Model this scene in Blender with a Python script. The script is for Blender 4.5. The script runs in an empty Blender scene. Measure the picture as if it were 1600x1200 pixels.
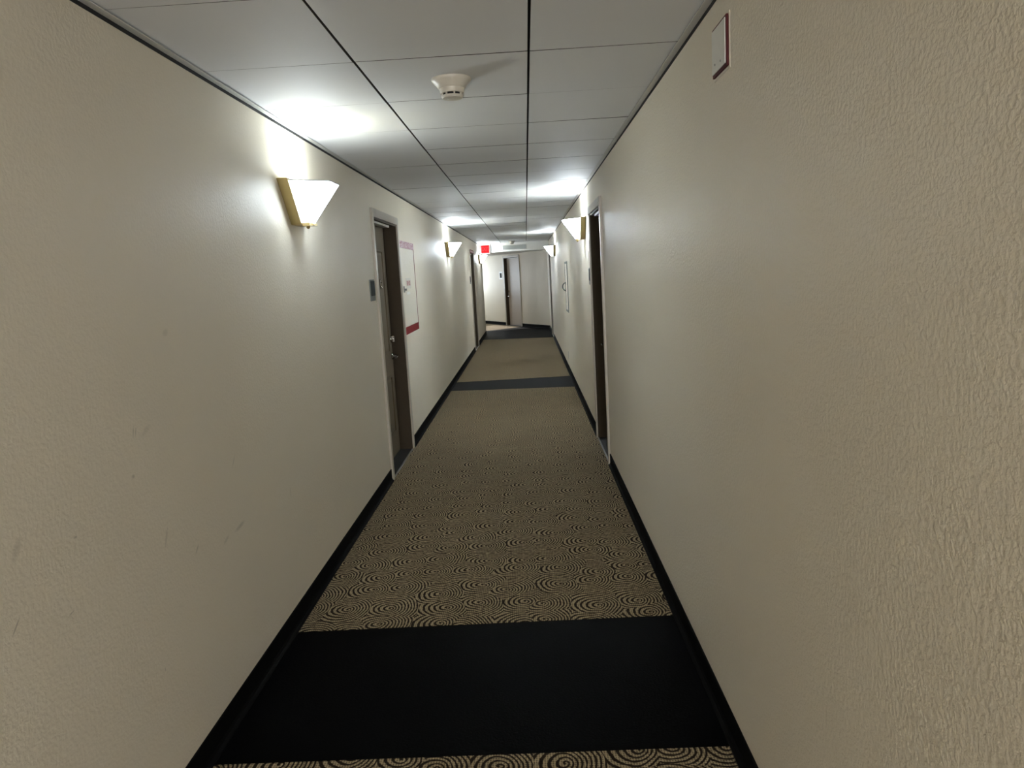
import bpy, bmesh, math, random
from mathutils import Vector, Matrix
random.seed(7)
PI = math.pi
scene = bpy.context.scene
col = scene.collection

# ------------------------------------------------------------------ camera, world, exposure
XL, XR, H = -1.097, 0.580, 2.253          # wall planes and ceiling height
cam_d = bpy.data.cameras.new('camera')
cam_d.sensor_width = 36.0
cam_d.lens = 36.0 * 1148.6 / 1600.0
cam_d.clip_start = 0.02
cam = bpy.data.objects.new('camera', cam_d)
col.objects.link(cam)
pan, tilt, roll = -0.02677, -0.14844, -0.05634
sp, cp, st, ct, sr, cr = math.sin(pan), math.cos(pan), math.sin(tilt), math.cos(tilt), math.sin(roll), math.cos(roll)
fwd = Vector((sp*ct, cp*ct, st))
r0 = Vector((cp, -sp, 0))
u0 = r0.cross(fwd)
right = cr*r0 + sr*u0
up = -sr*r0 + cr*u0
cam.matrix_world = Matrix(((right.x, up.x, -fwd.x, 0), (right.y, up.y, -fwd.y, 0), (right.z, up.z, -fwd.z, 1.5), (0, 0, 0, 1)))
scene.camera = cam

world = bpy.data.worlds.new('world')
scene.world = world
world.use_nodes = True
bg = world.node_tree.nodes['Background']
bg.inputs[0].default_value = (0.75, 0.87, 1.0, 1)
bg.inputs[1].default_value = 2.0

scene.view_settings.view_transform = 'Standard'
scene.view_settings.look = 'None'
scene.view_settings.gamma = 1.0
scene.view_settings.use_curve_mapping = False
scene.view_settings.exposure = 0.0

BULB_W = 10.0            # bulb inside each wall sconce
SHADE_E = 85.0           # glow of the frosted glass
LAMP_COL = (0.82, 0.925, 1.0)
REAR_FILL_W = 260.0         # fill light added behind the viewpoint to brighten the near walls
DAY_W = 90.0           # daylight at the window round the bend
def area_light(name, loc, direction, sx, sy, watts, colour):
    d = bpy.data.lights.new(name, 'AREA')
    d.shape = 'RECTANGLE'; d.size = sx; d.size_y = sy; d.energy = watts; d.color = colour
    o = bpy.data.objects.new(name, d)
    col.objects.link(o)
    o.location = loc
    o.rotation_euler = Vector(direction).to_track_quat('-Z', 'Z').to_euler()
    return o

# the corridor turns left by 28 degrees behind the bulkhead
A = math.radians(27.8)
D = Vector((-math.sin(A), math.cos(A), 0))      # along the turned corridor
N = Vector((math.cos(A), math.sin(A), 0))       # towards its right wall
P0 = Vector((XR, 19.55, 0))                     # where its right wall starts
PC = Vector((XL, 18.95, 0))                     # where its left wall starts
BEND = 5.0
def bend(t, off=0.0, z=0.0):                    # point on the right wall of the turned corridor, off = into the room
    return P0 + D*t - N*off + Vector((0, 0, z))
day = area_light('daylight', bend(BEND + 0.30, 0.75, 1.30), -D, 1.4, 1.7, DAY_W, (0.80, 0.90, 1.0))

sun_d = bpy.data.lights.new('sun', 'SUN')
sun_d.energy = 11.0; sun_d.angle = math.radians(0.6); sun_d.color = (1.0, 0.95, 0.88)
sun = bpy.data.objects.new('sun', sun_d)
col.objects.link(sun)
sun.rotation_euler = (-D*math.cos(math.radians(25)) - Vector((0, 0, math.sin(math.radians(25))))).to_track_quat('-Z', 'Y').to_euler()
rear_fill = area_light('rear_fill_light', (0.30, -5.4, 1.25), (-0.30, 1, 0), 0.5, 2.0, REAR_FILL_W, (1.0, 0.975, 0.945))  # unseen fill lamp, added at the closed rear end

# ------------------------------------------------------------------ materials
class NT:
    def __init__(self, name):
        self.m = bpy.data.materials.new(name)
        self.m.use_nodes = True
        self.t = self.m.node_tree
        self.b = self.t.nodes['Principled BSDF']
        self.out = self.t.nodes['Material Output']
    def n(self, kind, **kw):
        nd = self.t.nodes.new(kind)
        for k, v in kw.items(): setattr(nd, k, v)
        return nd
    def l(self, a, b): self.t.links.new(a, b)
    def math(self, op, a, b=None, c=None):
        nd = self.n('ShaderNodeMath', operation=op)
        for i, v in enumerate((a, b, c)):
            if v is None: continue
            if isinstance(v, (int, float)): nd.inputs[i].default_value = v
            else: self.l(v, nd.inputs[i])
        return nd.outputs[0]
    def mix(self, fac, a, b, mode='MIX'):
        nd = self.n('ShaderNodeMix', data_type='RGBA', blend_type=mode)
        for i, v in ((0, fac), (6, a), (7, b)):
            if isinstance(v, (int, float)): nd.inputs[i].default_value = v
            elif isinstance(v, tuple): nd.inputs[i].default_value = (v[0], v[1], v[2], 1)
            else: self.l(v, nd.inputs[i])
        return nd.outputs[2]
    def ramp(self, fac, stops):
        nd = self.n('ShaderNodeMapRange')
        nd.interpolation_type = 'SMOOTHSTEP'
        self.l(fac, nd.inputs[0])
        for i, v in enumerate(stops): nd.inputs[i+1].default_value = v
        return nd.outputs[0]
    def coord(self): return self.n('ShaderNodeTexCoord').outputs['Object']
    def noise(self, scale, detail=2.0, rough=0.5, vec=None):
        nd = self.n('ShaderNodeTexNoise')
        nd.inputs['Scale'].default_value = scale; nd.inputs['Detail'].default_value = detail; nd.inputs['Roughness'].default_value = rough
        self.l(vec if vec is not None else self.coord(), nd.inputs['Vector'])
        return nd.outputs['Fac']
    def bump(self, height, strength, dist):
        nd = self.n('ShaderNodeBump')
        nd.inputs['Strength'].default_value = strength; nd.inputs['Distance'].default_value = dist
        self.l(height, nd.inputs['Height']); self.l(nd.outputs[0], self.b.inputs['Normal'])
def S(v): return tuple((c/255/12.92 if c/255 <= 0.04045 else ((c/255+0.055)/1.055)**2.4) for c in v)

def plain(name, rgb, rough=0.5, metal=0.0, var=0.06, scale=30.0, bump=0.0, emit=None, spec=0.5):
    q = NT(name)
    q.b.inputs['Specular IOR Level'].default_value = spec
    c = tuple(rgb)
    nz = q.noise(scale, 3.0)
    q.l(q.mix(nz, tuple(x*(1-var) for x in c), tuple(min(1, x*(1+var)) for x in c)), q.b.inputs['Base Color'])
    q.b.inputs['Roughness'].default_value = rough
    q.b.inputs['Metallic'].default_value = metal
    if bump: q.bump(nz, bump, 0.002)
    if emit:
        q.b.inputs['Emission Color'].default_value = (*emit[0], 1)
        q.b.inputs['Emission Strength'].default_value = emit[1]
    return q.m

# scuffs on the left wall: (y, z, half length, half width, angle, darkness)
MARKS = [(1.954, 1.130, .018, .004, 1.3, .5), (1.966, 1.128, .016, .003, 1.2, .5), (1.925, 1.012, .008, .006, 0, .55),
         (2.585, .885, .03, .004, .9, .35), (2.576, .640, .05, .009, .1, .45), (2.45, .635, .03, .008, .3, .3), (2.054, .790, .035, .006, 1.1, .35),
         (2.231, .685, .02, .004, .7, .55), (1.418, .832, .022, .0025, .8, .8), (1.594, .777, .012, .002, .2, .6),
         (1.954, .430, .006, .002, 1.4, .8), (3.148, .592, .03, .006, 1.5, .3), (3.561, .378, .006, .002, 1.2, .6),
         (1.648, .942, .008, .003, 0, .6), (1.453, .985, .03, .012, 1.0, .3), (2.2, 1.383, .02, .012, .3, .25), (2.02, 1.12, .03, .01, .4, .2)]
def wall_mat(name, rgb, marks=(), scale=100.0, relief=0.38):
    q = NT(name)
    co = q.coord()
    big = q.noise(1.3, 3.0, vec=co)
    base = q.mix(big, tuple(x*0.95 for x in rgb), tuple(x*1.04 for x in rgb))
    for (y, z, a, b, ang, k) in marks:
        mp = q.n('ShaderNodeMapping', vector_type='TEXTURE')
        mp.inputs['Location'].default_value = (XL, y, z)
        mp.inputs['Rotation'].default_value = (ang, 0, 0)
        mp.inputs['Scale'].default_value = (1.0, a, b)
        q.l(co, mp.inputs[0])
        ln = q.n('ShaderNodeVectorMath', operation='LENGTH')
        q.l(mp.outputs[0], ln.inputs[0])
        base = q.mix(q.ramp(ln.outputs['Value'], (0.35, 1.25, k*0.55, 0.0)), base, (0.10, 0.09, 0.075))
    q.l(base, q.b.inputs['Base Color'])
    q.b.inputs['Roughness'].default_value = 0.5
    q.b.inputs['Specular IOR Level'].default_value = 0.25
    n1 = q.noise(scale, 2.5, 0.55, vec=co)
    n2 = q.noise(scale*0.33, 2.0, vec=co)
    h = q.math('ADD', q.ramp(n1, (0.35, 0.68, 0.0, 1.0)), q.math('MULTIPLY', n2, 0.8))
    q.bump(h, relief, 0.0026)
    return q.m

WALLC = (0.71, 0.65, 0.535)
M_WALL_L = wall_mat('orange_peel_paint_left', WALLC, MARKS, relief=0.20)
M_WALL = wall_mat('orange_peel_paint', WALLC)
M_BULK = wall_mat('bulkhead_paint', (0.80, 0.80, 0.77))
M_BASE = plain('black_vinyl_base', (0.004, 0.004, 0.004), 0.7, spec=0.03)
M_TILE = NT('ceiling_board')
_n = M_TILE.noise(160.0, 3.0); _b = M_TILE.noise(2.0, 2.0)
M_TILE.l(M_TILE.mix(_b, (0.70, 0.71, 0.72), (0.75, 0.76, 0.77)), M_TILE.b.inputs['Base Color'])
M_TILE.b.inputs['Roughness'].default_value = 0.65
M_TILE.bump(_n, 0.15, 0.0015)
M_TILE = M_TILE.m
M_EDGE = plain('raw_board_edge', (0.06, 0.055, 0.05), 0.9)
M_DARK = plain('plenum_black', (0.006, 0.006, 0.006), 0.9)
M_TRIM = plain('white_angle', (0.55, 0.55, 0.52), 0.35)
M_CASE = plain('casing_paint', (0.44, 0.40, 0.34), 0.35)
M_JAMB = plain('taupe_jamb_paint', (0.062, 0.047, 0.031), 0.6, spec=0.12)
M_LEAF = plain('taupe_door_paint', (0.115, 0.090, 0.058), 0.55, spec=0.25)
M_LEAF_END = plain('pale_door_paint', (0.42, 0.37, 0.33), 0.45)
M_CHROME = plain('satin_nickel', (0.45, 0.43, 0.39), 0.25, 1.0)
M_BRASS = plain('brushed_brass', (0.52, 0.42, 0.20), 0.38, 0.85)
M_WHITE = plain('white_plastic', (0.72, 0.71, 0.66), 0.4)
M_CREAM = plain('aged_white_plastic', (0.56, 0.53, 0.46), 0.42)
M_GREY = plain('grey_plastic', (0.30, 0.30, 0.29), 0.4)
M_SIGN = plain('dark_grey_sign', (0.060, 0.067, 0.068), 0.8, spec=0.03)
M_SIGN2 = plain('sign_frame_grey', (0.24, 0.25, 0.24), 0.8, spec=0.05)
M_RED = plain('dark_red_paint', (0.16, 0.020, 0.022), 0.7, spec=0.06)
M_MAROON = plain('maroon_paint', (0.075, 0.012, 0.014), 0.6, spec=0.2)
M_REDTXT = plain('red_print', (0.30, 0.045, 0.05), 0.5)
M_PANEL = wall_mat('painted_steel', (0.70, 0.65, 0.55), scale=40.0)
M_STEEL = plain('metal_strip', (0.45, 0.44, 0.42), 0.35, 0.9)
M_THRESH = plain('dark_threshold', (0.010, 0.009, 0.008), 0.7)
M_SLOT = plain('black_slot', (0.01, 0.01, 0.01), 0.8)
M_EXIT = plain('exit_sign_red', (0.05, 0.001, 0.001), 0.5, spec=0.02, emit=((1.0, 0.012, 0.022), 0.85))
M_EXITTXT = plain('exit_letters', (0.08, 0.004, 0.004), 0.5, spec=0.02, emit=((1.0, 0.06, 0.07), 1.0))
M_EXITBOX = plain('exit_housing', (0.16, 0.13, 0.125), 0.3)
M_GRILLE = plain('grille_blades', (0.42, 0.44, 0.42), 0.4)

def glass_mat(k=1.0):
    q = NT('frosted_glass_shade')
    q.b.inputs['Base Color'].default_value = (0.9, 0.92, 0.93, 1)
    q.b.inputs['Roughness'].default_value = 0.3
    nz = q.noise(38.0, 3.0)
    st_ = q.math('MULTIPLY', q.ramp(nz, (0.3, 0.75, 0.9, 1.06)), SHADE_E*k)
    q.b.inputs['Emission Color'].default_value = (*LAMP_COL, 1)
    q.l(st_, q.b.inputs['Emission Strength'])
    return q.m
M_SHADE = glass_mat()
M_RIM = plain('ground_glass_edge', (0.5, 0.5, 0.5), 0.3)
def mottled():
    q = NT('faded_red_print')
    nz = q.noise(55.0, 3.0, 0.7)
    q.l(q.mix(q.ramp(nz, (0.44, 0.56, 0.0, 1.0)), (0.55, 0.44, 0.46), (0.30, 0.09, 0.13)), q.b.inputs['Base Color'])
    return q.m
M_MOTTLE = mottled()
def pane_mat():
    q = NT('window_glass')
    tr = q.n('ShaderNodeBsdfTransparent'); gl = q.n('ShaderNodeBsdfGlossy'); mx = q.n('ShaderNodeMixShader')
    gl.inputs['Roughness'].default_value = 0.03
    mx.inputs[0].default_value = 0.06
    q.l(tr.outputs[0], mx.inputs[1]); q.l(gl.outputs[0], mx.inputs[2]); q.l(mx.outputs[0], q.out.inputs['Surface'])
    return q.m
M_PANE = pane_mat()

def carpet():
    q = NT('swirl_loop_carpet')
    co = q.coord()
    # gentle wobble of the pattern
    nv = q.n('ShaderNodeTexNoise'); nv.inputs['Scale'].default_value = 7.0; nv.inputs['Detail'].default_value = 1.0
    q.l(co, nv.inputs['Vector'])
    sb = q.n('ShaderNodeVectorMath', operation='SUBTRACT'); q.l(nv.outputs['Color'], sb.inputs[0]); sb.inputs[1].default_value = (.5, .5, .5)
    sc = q.n('ShaderNodeVectorMath', operation='SCALE'); q.l(sb.outputs[0], sc.inputs[0]); sc.inputs['Scale'].default_value = 0.035
    ad = q.n('ShaderNodeVectorMath', operation='ADD'); q.l(co, ad.inputs[0]); q.l(sc.outputs[0], ad.inputs[1])
    vo = q.n('ShaderNodeTexVoronoi', voronoi_dimensions='2D', feature='F1')
    vo.inputs['Scale'].default_value = 5.4; vo.inputs['Randomness'].default_value = 0.62
    q.l(ad.outputs[0], vo.inputs['Vector'])
    df = q.n('ShaderNodeVectorMath', operation='SUBTRACT'); q.l(ad.outputs[0], df.inputs[0]); q.l(vo.outputs['Position'], df.inputs[1])
    sx = q.n('ShaderNodeSeparateXYZ'); q.l(df.outputs[0], sx.inputs[0])
    x, y = sx.outputs[0], sx.outputs[1]
    rr = q.math('SQRT', q.math('ADD', q.math('MULTIPLY', x, x), q.math('MULTIPLY', y, y)))
    an = q.math('ARCTAN2', y, x)
    # rings, pushed off centre so that the arcs bunch up on one side, turning as a spiral
    ph = q.math('ADD', q.math('MULTIPLY', q.math('ADD', rr, q.math('MULTIPLY', x, 0.28)), 2*PI/0.0180), an)
    ring = q.math('SINE', ph)
    nz = q.noise(60.0, 2.0, vec=co)
    val = q.math('ADD', ring, q.math('MULTIPLY', q.math('SUBTRACT', nz, 0.5), 2.2))
    mask = q.ramp(val, (-0.55, 0.25, 0.0, 1.0))
    # loops of the yarn
    s2 = q.n('ShaderNodeSeparateXYZ'); q.l(co, s2.inputs[0])
    wx = q.math('SINE', q.math('MULTIPLY', s2.outputs[0], 2*PI/0.0085))
    wy = q.math('SINE', q.math('MULTIPLY', s2.outputs[1], 2*PI/0.0085))
    loop = q.ramp(q.math('ADD', q.math('MULTIPLY', q.math('ADD', wx, wy), 0.5), q.math('MULTIPLY', q.math('SUBTRACT', nz, 0.5), 1.2)), (-0.75, 0.35, 0.25, 1.0))
    lightc = q.mix(q.noise(3.0, 3.0, vec=co), (0.34, 0.265, 0.16), (0.44, 0.35, 0.215))
    c = q.mix(q.math('MULTIPLY', mask, loop), (0.020, 0.013, 0.008), lightc)
    q.l(c, q.b.inputs['Base Color'])
    q.b.inputs['Roughness'].default_value = 0.95
    q.b.inputs['Specular IOR Level'].default_value = 0.1
    q.bump(q.math('ADD', q.math('MULTIPLY', loop, 0.6), mask), 0.5, 0.003)
    return q.m
M_CARPET = carpet()
M_BAND = plain('black_carpet', (0.0014, 0.0014, 0.0015), 0.55, var=0.2, scale=120.0, bump=0.3)
M_BAND.node_tree.nodes['Principled BSDF'].inputs['Specular IOR Level'].default_value = 0.015
M_BAND_FAR = M_BAND

# ------------------------------------------------------------------ mesh helpers
class MB:
    def __init__(self): self.v = []; self.f = []
    def add(self, vs, fs):
        o = len(self.v)
        self.v += [tuple(v) for v in vs]
        self.f += [tuple(i+o for i in f) for f in fs]
        return self
    def box(self, a, b, M=None):
        x0, y0, z0 = a; x1, y1, z1 = b
        vs = [Vector(p) for p in ((x0,y0,z0),(x1,y0,z0),(x1,y1,z0),(x0,y1,z0),(x0,y0,z1),(x1,y0,z1),(x1,y1,z1),(x0,y1,z1))]
        if M is not None: vs = [M @ v for v in vs]
        return self.add(vs, [(3,2,1,0),(4,5,6,7),(0,1,5,4),(1,2,6,5),(2,3,7,6),(3,0,4,7)])
    def prism(self, lo, hi):                     # two loops of the same length (lo below hi, counter-clockwise)
        n = len(lo)
        return self.add(list(lo)+list(hi), [tuple(range(n))[::-1], tuple(range(n, 2*n))] + [(i, (i+1) % n, n+(i+1) % n, n+i) for i in range(n)])
    def lathe(self, prof, seg=32, M=None, caps=True):   # (r, z) from top to bottom
        vs = []; fs = []
        for (r, z) in prof:
            for k in range(seg):
                a = 2*PI*k/seg
                v = Vector((r*math.cos(a), r*math.sin(a), z))
                vs.append(M @ v if M is not None else v)
        for i in range(len(prof)-1):
            for k in range(seg):
                a, b = i*seg+k, i*seg+(k+1) % seg
                fs.append((a, a+seg, b+seg, b))
        if caps:
            fs.append(tuple(range(seg)))
            fs.append(tuple(range((len(prof)-1)*seg, len(prof)*seg))[::-1])
        return self.add(vs, fs)
    def tube(self, pts, r, seg=10):
        pts = [Vector(p) for p in pts]; vs = []; fs = []
        for i, p in enumerate(pts):
            t = (pts[min(i+1, len(pts)-1)] - pts[max(i-1, 0)]).normalized()
            ref = Vector((0, 0, 1)) if abs(t.z) < 0.9 else Vector((1, 0, 0))
            a = t.cross(ref).normalized(); b = a.cross(t)
            for k in range(seg):
                w = 2*PI*k/seg
                vs.append(p + (a*math.cos(w) + b*math.sin(w))*r)
        for i in range(len(pts)-1):
            for k in range(seg):
                a, b = i*seg+k, i*seg+(k+1) % seg
                fs.append((a, b, b+seg, a+seg))
        fs.append(tuple(range(seg))[::-1]); fs.append(tuple(range((len(pts)-1)*seg, len(pts)*seg)))
        return self.add(vs, fs)
    def build(self, name, mat, parent=None, smooth=False, bevel=0.0):
        me = bpy.data.meshes.new(name)
        me.from_pydata(self.v, [], self.f)
        bm = bmesh.new(); bm.from_mesh(me)
        bmesh.ops.recalc_face_normals(bm, faces=bm.faces)
        if bevel: bmesh.ops.bevel(bm, geom=bm.edges[:], offset=bevel, segments=2, affect='EDGES', profile=0.5)
        bm.to_mesh(me); bm.free()
        if smooth:
            for p in me.polygons: p.use_smooth = True
            me.set_sharp_from_angle(angle=math.radians(40))
        me.materials.append(mat)
        o = bpy.data.objects.new(name, me)
        col.objects.link(o)
        o.parent = parent
        return o
def box(name, a, b, mat, parent=None, bevel=0.0, M=None): return MB().box(a, b, M).build(name, mat, parent, bevel=bevel)
def structure(o): o['kind'] = 'structure'; return o
def tag(o, label, cat, group=None):
    o['label'] = label; o['category'] = cat
    if group: o['group'] = group
    return o
def empty(name, loc=(0, 0, 0), rz=0.0):
    o = bpy.data.objects.new(name, None)
    o.empty_display_size = 0.1
    col.objects.link(o)
    o.location = loc; o.rotation_euler = (0, 0, rz)
    return o
def copy_tree(o, parent=None):
    c = o.copy(); col.objects.link(c)
    if parent: c.parent = parent
    for ch in list(o.children): copy_tree(ch, c)
    return c
def lettering(name, text, size, mat, parent, M, depth=0.001, sx=1.0):
    cu = bpy.data.curves.new(name, 'FONT')
    cu.body = text; cu.size = size; cu.extrude = depth; cu.align_x = 'CENTER'; cu.align_y = 'CENTER'
    cu.offset = size*0.018
    tmp = bpy.data.objects.new(name, cu)
    col.objects.link(tmp)
    bpy.context.view_layer.update()
    me = bpy.data.meshes.new_from_object(tmp.evaluated_get(bpy.context.evaluated_depsgraph_get()))
    bpy.data.objects.remove(tmp)
    me.transform(M @ Matrix.Diagonal((sx, 1, 1, 1)))
    me.materials.clear(); me.materials.append(mat)
    o = bpy.data.objects.new(name, me)
    col.objects.link(o); o.parent = parent
    return o

# ------------------------------------------------------------------ floor
Y0 = -6.0                       # corridor goes on behind the camera
BL = PC + D*(BEND + 0.3)
EB = bend(BEND + 0.3)
outline = [(XL-.25, Y0), (XR+.25, Y0), (XR+.25, 19.5), (EB.x+.25*N.x, EB.y+.25*N.y), (BL.x-.25*N.x, BL.y-.25*N.y), (XL-.25, 18.95)]
mb = MB().prism([(x, y, -0.12) for x, y in outline], [(x, y, -0.008) for x, y in outline])
floor = structure(mb.build('floor', M_THRESH))
CXL, CXR = XL + 0.004, XR - 0.004
def flat(name, pts, mat, top=0.0):
    return MB().prism([(x, y, -0.0075) for x, y in pts], [(x, y, top) for x, y in pts]).build(name, mat, floor)
def strip(name, a, b, mat, top=0.0):     # a, b = (y at left, y at right)
    return flat(name, [(CXL, a[0]), (CXR, a[1]), (CXR, b[1]), (CXL, b[0])], mat, top)
strip('carpet_panel', (Y0+.1, Y0+.1), (2.128, 2.122), M_CARPET)
strip('carpet_band', (2.128, 2.122), (3.012, 3.016), M_BAND, -0.001)
strip('carpet_panel', (3.012, 3.016), (9.68, 9.51), M_CARPET)
strip('carpet_band', (9.68, 9.51), (10.47, 10.53), M_BAND, -0.001)
strip('carpet_panel', (10.47, 10.53), (17.3, 17.0), M_CARPET)
t0 = bend(1.60, 0.004); t1 = PC + D*0.85 + N*0.004
flat('carpet_band', [(CXL, 17.3), (CXR, 17.0), (CXR, 19.54), (t0.x, t0.y), (t1.x, t1.y), (CXL, 18.95)], M_BAND, -0.001)
t2 = bend(BEND, .004); t3 = PC + D*BEND + N*0.004
flat('carpet_panel', [(t1.x, t1.y), (t0.x, t0.y), (t2.x, t2.y), (t3.x, t3.y)], M_CARPET)

# ------------------------------------------------------------------ walls
WT = 0.16
WTOP = H - 0.006
def wall_run(mb, x0, x1, y_from, y_to, openings, top):
    y = y_from
    for (a, b, z) in openings:
        mb.box((x0, y, -0.008), (x1, a, top))
        mb.box((x0, a, z), (x1, b, top))
        y = b
    mb.box((x0, y, -0.008), (x1, y_to, top))
L_OPEN = [(5.44, 6.43, 1.972), (14.83, 15.78, 1.972)]
R_OPEN = [(5.58, 6.50, 1.972), (16.95, 17.80, 1.972)]
mb = MB(); wall_run(mb, XL-WT, XL, Y0, 18.95, L_OPEN, WTOP)
structure(mb.build('wall_left', M_WALL_L))
mb = MB(); wall_run(mb, XR, XR+WT, Y0, 19.55, R_OPEN, WTOP)
structure(mb.build('wall_right', M_WALL))
structure(box('wall_back', (XL-WT, Y0-.1, -0.008), (XR+WT, Y0, WTOP), M_WALL))
# turned corridor, local frame: X along D, Y towards the right wall's outside, Z up
MR = Matrix.Translation(P0) @ Matrix(((D.x, N.x, 0, 0), (D.y, N.y, 0, 0), (0, 0, 1, 0), (0, 0, 0, 1)))
ML = Matrix.Translation(PC) @ Matrix(((D.x, N.x, 0, 0), (D.y, N.y, 0, 0), (0, 0, 1, 0), (0, 0, 0, 1)))
mb = MB()
E_OPEN = (1.64, 2.58, 1.972)
mb.box((0, 0, -.008), (E_OPEN[0], WT, WTOP), MR)
mb.box((E_OPEN[0], 0, E_OPEN[2]), (E_OPEN[1], WT, WTOP), MR)
mb.box((E_OPEN[1], 0, -.008), (BEND+.16, WT, WTOP), MR)
structure(mb.build('wall_bend_right', M_WALL))
structure(MB().box((0, -WT, -.008), (BEND+.4, 0, WTOP), ML).build('wall_bend_left', M_WALL))
# end wall of the turned corridor with the window that lights it
W_END = 1.76
mb = MB()
wz0, wz1, wy0, wy1 = 0.85, 2.02, -1.45, -0.10
mb.box((BEND, -W_END-.1, -.008), (BEND+.12, wy0, 2.1), MR)
mb.box((BEND, wy1, -.008), (BEND+.12, 0, 2.1), MR)
mb.box((BEND, wy0, -.008), (BEND+.12, wy1, wz0), MR)
mb.box((BEND, wy0, wz1), (BEND+.12, wy1, 2.1), MR)
structure(mb.build('wall_bend_end', M_WALL))
win = structure(empty('window_1'))
mb = MB()
mb.box((BEND+.02, wy0, wz0), (BEND+.08, wy0+.05, wz1), MR); mb.box((BEND+.02, wy1-.05, wz0), (BEND+.08, wy1, wz1), MR)
mb.box((BEND+.02, wy0+.05, wz0), (BEND+.08, wy1-.05, wz0+.05), MR); mb.box((BEND+.02, wy0+.05, wz1-.05), (BEND+.08, wy1-.05, wz1), MR)
mb.build('window_frame', M_TRIM, win)
MB().box((BEND+.045, wy0+.05, wz0+.05), (BEND+.051, wy1-.05, wz1-.05), MR).build('pane', M_PANE, win)

# bulkhead across the corridor and the lower ceiling behind it
HY, HZ = 18.05, 2.04
structure(box('wall_bulkhead', (XL, HY, HZ), (XR, HY+.10, H+.02), M_BULK))
cpts = [(XL, HY+.10), (XR, HY+.10), (XR, 19.55), (EB.x, EB.y), (BL.x, BL.y), (XL, 18.95)]
structure(MB().prism([(x, y, HZ+.03) for x, y in cpts], [(x, y, HZ+.08) for x, y in cpts]).build('ceiling_bend', M_BULK))

# ------------------------------------------------------------------ ceiling: dark void, boards, edge angles
ceiling = structure(box('ceiling', (XL-WT, Y0-.1, H+.03), (XR+WT, HY+.2, H+.10), M_DARK))
XA, XB = -0.555, 0.050
PITCH = 0.610
cols_ = [(XL+.004, XA-.004), (XA+.004, XB-.004), (XB+.004, XR-.004)]
y = 2.06 - PITCH*13
tile_mesh = {}
rows = 0
while y < HY - 0.02:
    y1 = min(y + PITCH, HY - .002)
    ln = y1 - y
    for ci, (xa, xb) in enumerate(cols_):
        key = (ci, round(ln, 3))
        g = 0.0020
        if key not in tile_mesh:
            m_ = MB()
            c = 0.0012
            w2, l2 = (xb-xa)/2, ln/2 - g
            lo = [(-w2+c*.4, -l2+c*.4, 0), (w2-c*.4, -l2+c*.4, 0), (w2-c*.4, l2-c*.4, 0), (-w2+c*.4, l2-c*.4, 0)]
            mid = [(-w2, -l2, c), (w2, -l2, c), (w2, l2, c), (-w2, l2, c)]
            hi = [(a, b, 0.016) for a, b, _ in mid]
            m_.prism(lo, mid); m_.f.pop(1)
            o_ = len(m_.v); m_.add(mid+hi, [(0,1,5,4),(1,2,6,5),(2,3,7,6),(3,0,4,7),(4,5,6,7)])
            t_ = m_.build('ceiling_tile', M_TILE, ceiling)
            t_.data.materials.append(M_EDGE)
            for p_ in t_.data.polygons:
                if p_.center.z > .0003: p_.material_index = 1
            tile_mesh[key] = t_
        else:
            t_ = tile_mesh[key].copy(); col.objects.link(t_)
        t_.location = ((xa+xb)/2, (y+y1)/2, H + random.uniform(0.0, 0.0010))
        t_.rotation_euler = (random.uniform(-.0022, .0022), random.uniform(-.002, .002), random.uniform(-.0012, .0012))
    y += PITCH
    rows += 1
def angle_trim(name, x, s):
    m_ = MB()
    a, b = sorted((x, x + s*0.024))
    m_.box((a, Y0, H-.0075), (b, HY, H-.0045))
    structure(m_.build(name, M_TRIM))
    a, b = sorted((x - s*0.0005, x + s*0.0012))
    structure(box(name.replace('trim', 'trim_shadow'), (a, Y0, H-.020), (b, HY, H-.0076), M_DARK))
angle_trim('trim_1', XL, 1); angle_trim('trim_2', XR, -1)

# ------------------------------------------------------------------ baseboards (vinyl cove: toe, riser)
def cove(mb, M, y0, y1):      # local: X out of the wall, Y along, Z up
    prof = [(0, 0), (.020, 0), (.020, .004), (.010, .013), (.006, .024), (.006, .088), (.004, .092), (0, .092)]
    lo = [M @ Vector((a, y0, b)) for a, b in prof]; hi = [M @ Vector((a, y1, b)) for a, b in prof]
    mb.prism(lo, hi)
LW = Matrix.Translation((XL, 0, 0)); RW = Matrix.Translation((XR, 0, 0)) @ Matrix.Diagonal((-1, 1, 1, 1))
mb = MB(); cove(mb, LW, Y0, 5.388); cove(mb, LW, 6.482, 14.778); cove(mb, LW, 15.832, 18.95)
structure(mb.build('baseboard_left', M_BASE))
mb = MB(); cove(mb, RW, Y0, 5.528); cove(mb, RW, 6.552, 16.898); cove(mb, RW, 17.852, 19.55)
structure(mb.build('baseboard_right', M_BASE))
ME = MR @ Matrix(((0, 1, 0, 0), (-1, 0, 0, 0), (0, 0, 1, 0), (0, 0, 0, 1)))   # X out of the wall, Y along D
mb = MB(); cove(mb, ME, 0.02, 1.588); cove(mb, ME, 2.632, BEND)
structure(mb.build('baseboard_bend', M_BASE))

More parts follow.
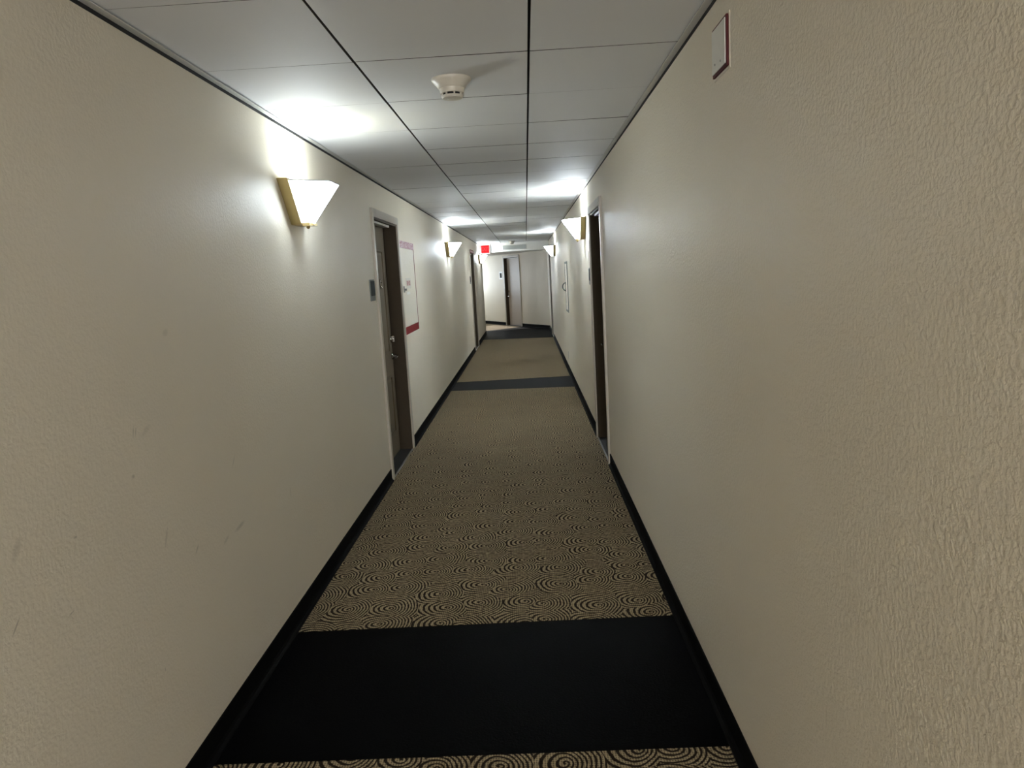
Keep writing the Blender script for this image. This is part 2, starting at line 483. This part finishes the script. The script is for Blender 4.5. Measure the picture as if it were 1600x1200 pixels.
# ------------------------------------------------------------------ doors. Frame: X = out of the wall, Y = along (0 = near jamb), Z up
def make_door(name, M, width, knob_far=True, leaf_mat=M_LEAF, panels=True, recess=0.103, lever=True, sgn=1, jamb_mat=M_JAMB, knocker=False):
    d = structure(empty(name))
    W = width; T = 1.972; cw = 0.050
    # casing: two sides and a head, slightly proud of the wall
    for (ya, yb, za, zb) in ((-cw, 0.002, 0, T+cw+.006), (W-.002, W+cw, 0, T+cw+.006)):
        m_ = MB().box((0, ya, za), (.016, yb, zb)); m_.v = [tuple(M @ Vector(v)) for v in m_.v]
        m_.build('casing', M_CASE, d)
    m_ = MB().box((0, .002, T-.004), (.018, W-.002, T+cw+.006)); m_.v = [tuple(M @ Vector(v)) for v in m_.v]
    m_.build('casing', M_CASE, d)
    def part(nm, mb_, mat, parent=d, bevel=0.0, smooth=False):
        mb_.v = [tuple(M @ Vector(v)) for v in mb_.v]
        return mb_.build(nm, mat, parent, bevel=bevel, smooth=smooth)
    # jambs lining the opening
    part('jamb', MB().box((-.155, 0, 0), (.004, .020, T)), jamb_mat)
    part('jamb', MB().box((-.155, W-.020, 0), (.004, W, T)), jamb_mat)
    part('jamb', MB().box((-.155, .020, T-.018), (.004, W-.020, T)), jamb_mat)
    part('head_reflection', MB().box((-recess+.030, .020, T-.034), (-.020, W*.80, T-.018)), M_TRIM)  # white strip standing in for the glossy reflection under the head jamb
    # leaf and its raised panels
    lw0, lw1 = .026, W-.042
    leaf = part('door_leaf', MB().box((-recess-.044, lw0, .012), (-recess, lw1, T-.022)), leaf_mat)
    part('door_gap', MB().box((-recess-.05, lw1, .0), (-recess-.02, W-.020, T-.018)), M_SLOT)
    if panels:
        mid = (lw0+lw1)/2
        st_ = 0.15
        for (za, zb) in ((.20, .705), (.885, 1.76)):
            for (ya, yb) in ((lw0+st_, mid-.04), (mid+.04, lw1-st_)):
                m_ = MB()
                def ring(i, x): return [(-recess+x, ya+i, za+i), (-recess+x, yb-i, za+i), (-recess+x, yb-i, zb-i), (-recess+x, ya+i, zb-i)]
                loops = [ring(0, -.001), ring(.004, .011), ring(.018, .011), ring(.026, .001), ring(.050, .008)]
                vs = [p for lp in loops for p in lp]
                fs = [(a*4+k, a*4+(k+1) % 4, a*4+4+(k+1) % 4, a*4+4+k) for a in range(4) for k in range(4)] + [(16, 17, 18, 19)]
                part('door_panel', m_.add(vs, fs), leaf_mat, leaf)
    if lever:
        ky = lw1 - .045 if knob_far else lw0 + .06
        R90 = Matrix.Rotation(PI/2, 4, 'Y')
        hz = .852
        h = part('lever_handle', MB().lathe([(.030, .0), (.030, .006), (.024, .012), (.011, .014), (.010, .045)], 20, Matrix.Translation((-recess, ky, hz)) @ R90)
                 .tube([(-recess+.045, ky+.004, hz), (-recess+.055, ky-.015, hz+.001), (-recess+.057, ky-.06, hz+.001), (-recess+.054, ky-.11, hz-.003)], .010, 10), M_CHROME, leaf, smooth=True)
        part('deadbolt', MB().lathe([(.031, .0), (.031, .010), (.026, .017), (.012, .019), (.010, .030), (.0, .031)], 20, Matrix.Translation((-recess, ky, 1.0)) @ R90, caps=False)
             .box((-recess+.019, ky-.004, .975), (-recess+.034, ky+.004, 1.025)), M_CHROME, leaf, smooth=True)
    if knocker:
        ky = 0.60
        m_ = MB().box((-recess, ky-.022, 1.43), (-recess+.006, ky+.022, 1.53))
        R90 = Matrix.Rotation(PI/2, 4, 'Y')
        m_.lathe([(.014, .006), (.013, .018), (.006, .024)], 16, Matrix.Translation((-recess, ky, 1.505)) @ R90)
        m_.tube([(-recess+.016, ky+.022*math.sin(a), 1.475+.034*math.cos(a)) for a in [PI*2*i/16 for i in range(17)]], .005, 8)
        part('door_knocker', m_, M_CHROME, leaf, smooth=True)
    # dark sill and the metal carpet strip
    part('threshold', MB().box((-.155, .020, -.004), (-.002, W-.020, .004)), M_THRESH)
    part('carpet_strip', MB().box((-.002, -.01, -.002), (.010, W+.01, .0045)), M_STEEL)
    return d
def LM(y): return Matrix.Translation((XL, y, 0))
def RM(y): return Matrix.Translation((XR, y, 0)) @ Matrix.Diagonal((-1, 1, 1, 1))
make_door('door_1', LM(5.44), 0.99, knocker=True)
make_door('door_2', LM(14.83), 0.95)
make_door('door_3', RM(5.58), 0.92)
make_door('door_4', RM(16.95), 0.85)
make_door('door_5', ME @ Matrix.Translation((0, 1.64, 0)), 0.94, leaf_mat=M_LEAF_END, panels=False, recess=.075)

# ------------------------------------------------------------------ wall sconces. Local: X out of the wall, Y along it, Z up from the lamp's foot
def make_sconce(k=1.0):
    mat = M_SHADE if k == 1.0 else glass_mat(k)
    root = empty('wall_sconce')
    # thick brass back plate, wide at the top
    lo = [(0, -.075, 0), (.050, -.075, 0), (.050, .075, 0), (0, .075, 0)]
    hi = [(0, -.230, .198), (.050, -.230, .198), (.050, .230, .198), (0, .230, .198)]
    MB().prism(lo, hi).build('back_plate', M_BRASS, root, bevel=.004)
    top = [(.050, -.200, .188), (.205, -.080, .188), (.205, .080, .188), (.050, .200, .188)]
    bot = [(.050, -.062, .010), (.086, -.026, .010), (.086, .026, .010), (.050, .062, .010)]
    t = .004
    topi = [(.050, -.200+t*1.6, .188), (.205-t, -.080+t, .188), (.205-t, .080-t, .188), (.050, .200-t*1.6, .188)]
    boti = [(.050, -.062+t*1.6, .014), (.086-t, -.026+t*.5, .014), (.086-t, .026-t*.5, .014), (.050, .062-t*1.6, .014)]
    # three glass facets, each a slab, and the glass floor
    m_ = MB()
    for i in range(3):
        m_.add([bot[i], bot[i+1], top[i+1], top[i], boti[i], boti[i+1], topi[i+1], topi[i]],
               [(0, 1, 2, 3), (7, 6, 5, 4), (0, 4, 5, 1), (3, 2, 6, 7)])
    m_.add(bot + boti, [(3, 2, 1, 0), (4, 5, 6, 7)])
    shade = m_.build('glass_shade', mat, root)
    m_ = MB()
    e = .0012
    for i in range(3):
        a, b = Vector(top[i]), Vector(top[i+1]); ai, bi = Vector(topi[i]), Vector(topi[i+1])
        z0, z1 = Vector((0, 0, -.0)), Vector((0, 0, .006))
        m_.add([a+z0, b+z0, bi+z0, ai+z0, a+z1, b+z1, bi+z1, ai+z1], [(3,2,1,0),(4,5,6,7),(0,1,5,4),(1,2,6,5),(2,3,7,6),(3,0,4,7)])
    m_.build('shade_rim', M_RIM, shade)
    # brass foot that clips the glass, and its finial
    m_ = MB().box((.050, -.060, -.006), (.084, -.012, .009)).box((.060, -.012, -.002), (.088, .060, .009))
    m_.lathe([(.008, -.002), (.010, -.008), (.006, -.014), (.001, -.016)], 12, Matrix.Translation((.068, -.03, -.004)))
    m_.build('shade_clip', M_BRASS, root)
    MB().lathe([(.013, .055), (.013, .02), (.016, .018), (.016, .012)][::-1], 16, Matrix.Translation((.085, 0, .012))).build('lamp_socket', M_WHITE, root)
    ld = bpy.data.lights.new('bulb', 'POINT')
    ld.energy = BULB_W*max(k, .6); ld.color = LAMP_COL; ld.shadow_soft_size = 0.032
    b = bpy.data.objects.new('bulb', ld); col.objects.link(b); b.parent = root; b.location = (.110, 0, .158)
    return root
SC = [(XL, 3.61, 0, 'nearest brass wall sconce with lit glass shade, on left wall before first left door'),
      (XR, 7.15, PI, 'lit brass sconce on right wall just past the nearest right door'),
      (XL, 10.55, 0, 'lit brass sconce midway on left wall, between fire hose cabinet and second left door'),
      (XR, 14.12, PI, 'small lit sconce on right wall near the far bulkhead, beyond the flush white cabinet'),
      (XL, 17.64, 0, 'farthest lit sconce on left wall, directly under the red exit sign'),
      (XR, -1.60, PI, 'added brass sconce on right wall behind the viewpoint, for fill light'),]  # unseen lamp, added to lift the near left wall
proto = make_sconce()
for i, (x, y, rz, lab) in enumerate(SC):
    o = make_sconce(0.33) if i == 0 else (proto if i == 1 else copy_tree(proto))      # the nearest lamp burns weaker
    o.location = (x, y, 1.787); o.rotation_euler = (0, 0, rz)
    tag(o, lab, 'wall lamp', 'brass and glass wall sconces along the corridor')

# ------------------------------------------------------------------ smoke detectors
def make_detector():
    root = empty('smoke_detector')
    MB().lathe([(.077, 0), (.077, -.006), (.072, -.013), (.060, -.024), (.054, -.034), (.049, -.036), (.046, -.050), (.044, -.054)], 40).build('base_ring', M_CREAM, root, smooth=True)
    m_ = MB().lathe([(.036, -.054), (.036, -.062)], 32)
    cage = m_.build('smoke_slot', M_SLOT, root)
    m_ = MB()
    for k in range(8):
        a = 2*PI*k/8 + .3
        m_.box((.036, -.0025, -.062), (.042, .0025, -.0535), Matrix.Rotation(a, 4, 'Z'))
    m_.build('slot_rib', M_CREAM, cage)['kind'] = 'stuff'
    MB().lathe([(.042, -.062), (.043, -.066), (.038, -.072), (.018, -.074)], 32).build('cover', M_CREAM, root, smooth=True)
    MB().lathe([(.004, -.0738), (.004, -.0752)], 10, Matrix.Translation((-.016, -.006, 0))).build('indicator_light', M_WHITE, root)
    return root
det = make_detector()
det.location = (-.247, 2.965, H)
tag(det, 'round white smoke detector on the ceiling nearest the viewer', 'smoke detector', 'round ceiling smoke detectors')
det2 = copy_tree(det)
det2.location = (-.285, 17.35, H)
tag(det2, 'tiny distant smoke detector on the ceiling just before the bulkhead', 'smoke detector', 'round ceiling smoke detectors')

# ------------------------------------------------------------------ fire hose cabinet on the left wall, past door 1. Local: X out, Y along
c = empty('fire_hose_cabinet', (XL, 6.4925, 1.015))
CW, CH = 0.793, 0.830
box('cabinet_body', (0, .0, 0), (.008, CW, CH), M_PANEL, c)
box('top_rail', (.008, 0, CH-.062), (.013, CW, CH), M_MOTTLE, c, bevel=.0015)['label'] = 'faded pink strip with worn red print'
box('bottom_rail', (.008, 0, 0), (.013, CW, .066), M_RED, c)['label'] = 'dark red strip'
box('side_rail', (.008, CW-.016, .066), (.012, CW, CH-.062), M_RED, c)
dr = box('cabinet_door', (.008, .020, .070), (.011, CW-.022, CH-.066), M_PANEL, c)
MY = Matrix(((0, 0, 1, 0), (1, 0, 0, 0), (0, 1, 0, 0), (0, 0, 0, 1)))      # text plane XY -> wall plane YZ, facing +X
lb = box('label_plate', (.011, .205, .405), (.0125, .475, .500), M_CREAM, dr)
lettering('lettering', 'FIRE HOSE', .062, M_REDTXT, dr, Matrix.Translation((.0127, .34, .452)) @ MY, .0004, sx=.72)
box('sticker', (.011, .21, .352), (.012, .40, .376), M_WHITE, dr)
m_ = MB().box((.011, .055, .375), (.018, .090, .43)).lathe([(.010, .0), (.010, .018)], 14, Matrix.Translation((.018, .072, .40)) @ Matrix.Rotation(PI/2, 4, 'Y'))
m_.build('latch', M_GREY, dr)
tag(c, 'wall fire hose cabinet with red bottom strip and FIRE HOSE label, past first left door', 'hose cabinet')

# ------------------------------------------------------------------ room signs
def room_sign(loc, rz, label, w=.155, h=.150):
    s = empty('room_sign', loc, rz)
    box('back_plate', (0, -w/2, -h/2), (.006, w/2, h/2), M_SIGN2, s, bevel=.0015)
    box('name_panel', (.006, -w/2+.012, -h/2+.036), (.009, w/2-.008, h/2-.010), M_SIGN, s)
    box('paper_slot', (.006, -w/2+.012, -h/2+.006), (.008, w/2-.008, -h/2+.030), M_SIGN2, s)
    return tag(s, label, 'sign', 'grey room signs beside the doors')
room_sign((XL, 5.245, 1.440), 0, 'dark grey room sign just before the first left door')
room_sign((XL, 14.57, 1.425), 0, 'dark grey room sign just before the second left door')
room_sign((XR, 6.70, 1.44), PI, 'grey room sign seen edge-on just past the nearest right door')
room_sign((XR, 18.02, 1.40), PI, 'grey room sign seen edge-on past the last right door')
s = empty('room_sign', bend(2.82, 0, 1.47), math.atan2(-N.y, -N.x))
box('back_plate', (0, -.115, -.115), (.006, .115, .115), M_WHITE, s, bevel=.0015)
box('name_panel', (.006, -.060, -.070), (.009, .060, .070), M_SIGN, s)
box('paper_slot', (.006, -.085, -.105), (.008, .085, -.085), M_WHITE, s)
tag(s, 'white framed room sign with dark centre beside the door at the far end', 'sign')

# ------------------------------------------------------------------ small sign strip over the second left door
s = empty('door_strip_sign', (XL+.018, 14.80, 1.985))
box('plate', (0, 0, -.024), (.004, 1.01, .040), M_RED, s)
box('print_panel', (.004, .04, -.010), (.0055, .97, .026), M_MOTTLE, s)
tag(s, 'narrow red and white sign strip over the second left door', 'sign')

# ------------------------------------------------------------------ red edged wall plate, upper right
c = empty('alarm_plate', (XR, 2.178, 2.091), PI)
box('back_box', (0, -.074, -.066), (.008, .074, .066), M_MAROON, c)
box('cover', (.008, -.074, -.057), (.010, .064, .060), M_WHITE, c)
MB().lathe([(.003, 0), (.003, .002)], 10, Matrix.Translation((.0100, -.04, -.035)) @ Matrix.Rotation(PI/2, 4, 'Y')).build('screw', M_GREY, c)
MB().lathe([(.003, 0), (.003, .002)], 10, Matrix.Translation((.0100, .02, -.040)) @ Matrix.Rotation(PI/2, 4, 'Y')).build('screw', M_GREY, c)
box('paper_edge', (0, -.082, -.074), (.002, .082, .072), M_PANEL, c)
tag(c, 'small white plate with dark red edges high on the right wall', 'wall plate')

# ------------------------------------------------------------------ flush cabinet on the right wall
c = empty('extinguisher_cabinet', (XR, 10.58, .92), PI)
w = .26
m_ = MB().box((0, -w, 0), (.012, -w+.03, .71)).box((0, w-.03, 0), (.012, w, .71)).box((0, -w+.03, 0), (.012, w-.03, .03)).box((0, -w+.03, .68), (.012, w-.03, .71))
m_.build('cabinet_frame', M_SIGN2, c)
dr = box('cabinet_door', (0, -w+.032, .032), (.009, w-.032, .678), M_PANEL, c)
box('glass_slot', (.009, -.20, .12), (.010, -.12, .60), M_GREY, dr)
m_ = MB().box((.009, -.17, .28), (.016, -.13, .42))
m_.tube([(.012+.045*math.sin(a), -.15, .355+.055*math.cos(a)) for a in [PI*i/12 for i in range(13)]], .007, 8)
m_.build('pull_handle', M_SIGN, dr, smooth=True)
tag(c, 'flush white cabinet with dark looped pull handle on the right wall', 'cabinet')

# ------------------------------------------------------------------ outlet low on the right wall
c = empty('wall_outlet', (XR, 10.95, .255), PI)
box('cover_plate', (0, -.036, -.058), (.006, .036, .058), M_CREAM, c, bevel=.002)
for zz in (-.022, .022):
    s_ = box('socket', (.006, -.016, zz-.014), (.008, .016, zz+.014), M_WHITE, c)
tag(c, 'small outlet plate low on the right wall', 'outlet')

# ------------------------------------------------------------------ exit sign on the bulkhead, above the last left sconce. Local: X out (towards viewer), Y to the right as seen from behind
RZ = -PI/2
c = empty('exit_sign', (-.955, HY, 2.125), RZ)          # local +X = world -Y ; local +Y = world +X
box('housing', (0, -.140, -.115), (.045, .140, .100), M_EXITBOX, c, bevel=.003)
f_ = box('face', (.045, -.085, -.092), (.049, .105, .088), M_EXIT, c)
lettering('lettering', 'EXIT', .125, M_EXITTXT, f_, Matrix.Translation((.0495, .01, 0)) @ MY, .0006, sx=.78)
box('top_cap', (0, -.142, .100), (.048, .142, .116), M_WHITE, c)
tag(c, 'red lit EXIT sign on the white bulkhead at the far left', 'exit sign')

# ------------------------------------------------------------------ air grille in the bulkhead
c = empty('air_grille', (-.235, HY, 2.135), RZ)
gw, gh = .285, .050
m_ = MB().box((0, -gw-.02, -gh-.014), (.008, -gw, gh+.014)).box((0, gw, -gh-.014), (.008, gw+.02, gh+.014)).box((0, -gw, -gh-.014), (.008, gw, -gh)).box((0, -gw, gh), (.008, gw, gh+.014))
m_.build('grille_frame', M_WHITE, c)
box('duct_opening', (.0, -gw, -gh), (.001, gw, gh), M_SLOT, c)
sl = None
for k in range(9):
    z = -gh + (k+.5)*2*gh/9
    if sl is None:
        sl = MB().box((-.0015, -gw, -.008), (.0015, gw, .008), Matrix.Rotation(math.radians(38), 4, 'Y')).build('louvre_blade', M_GRILLE, c)
        q_ = sl
    else:
        q_ = sl.copy(); col.objects.link(q_)
    q_.location = (.007, 0, z)
tag(c, 'white louvred air grille in the bulkhead right of the exit sign', 'air vent')
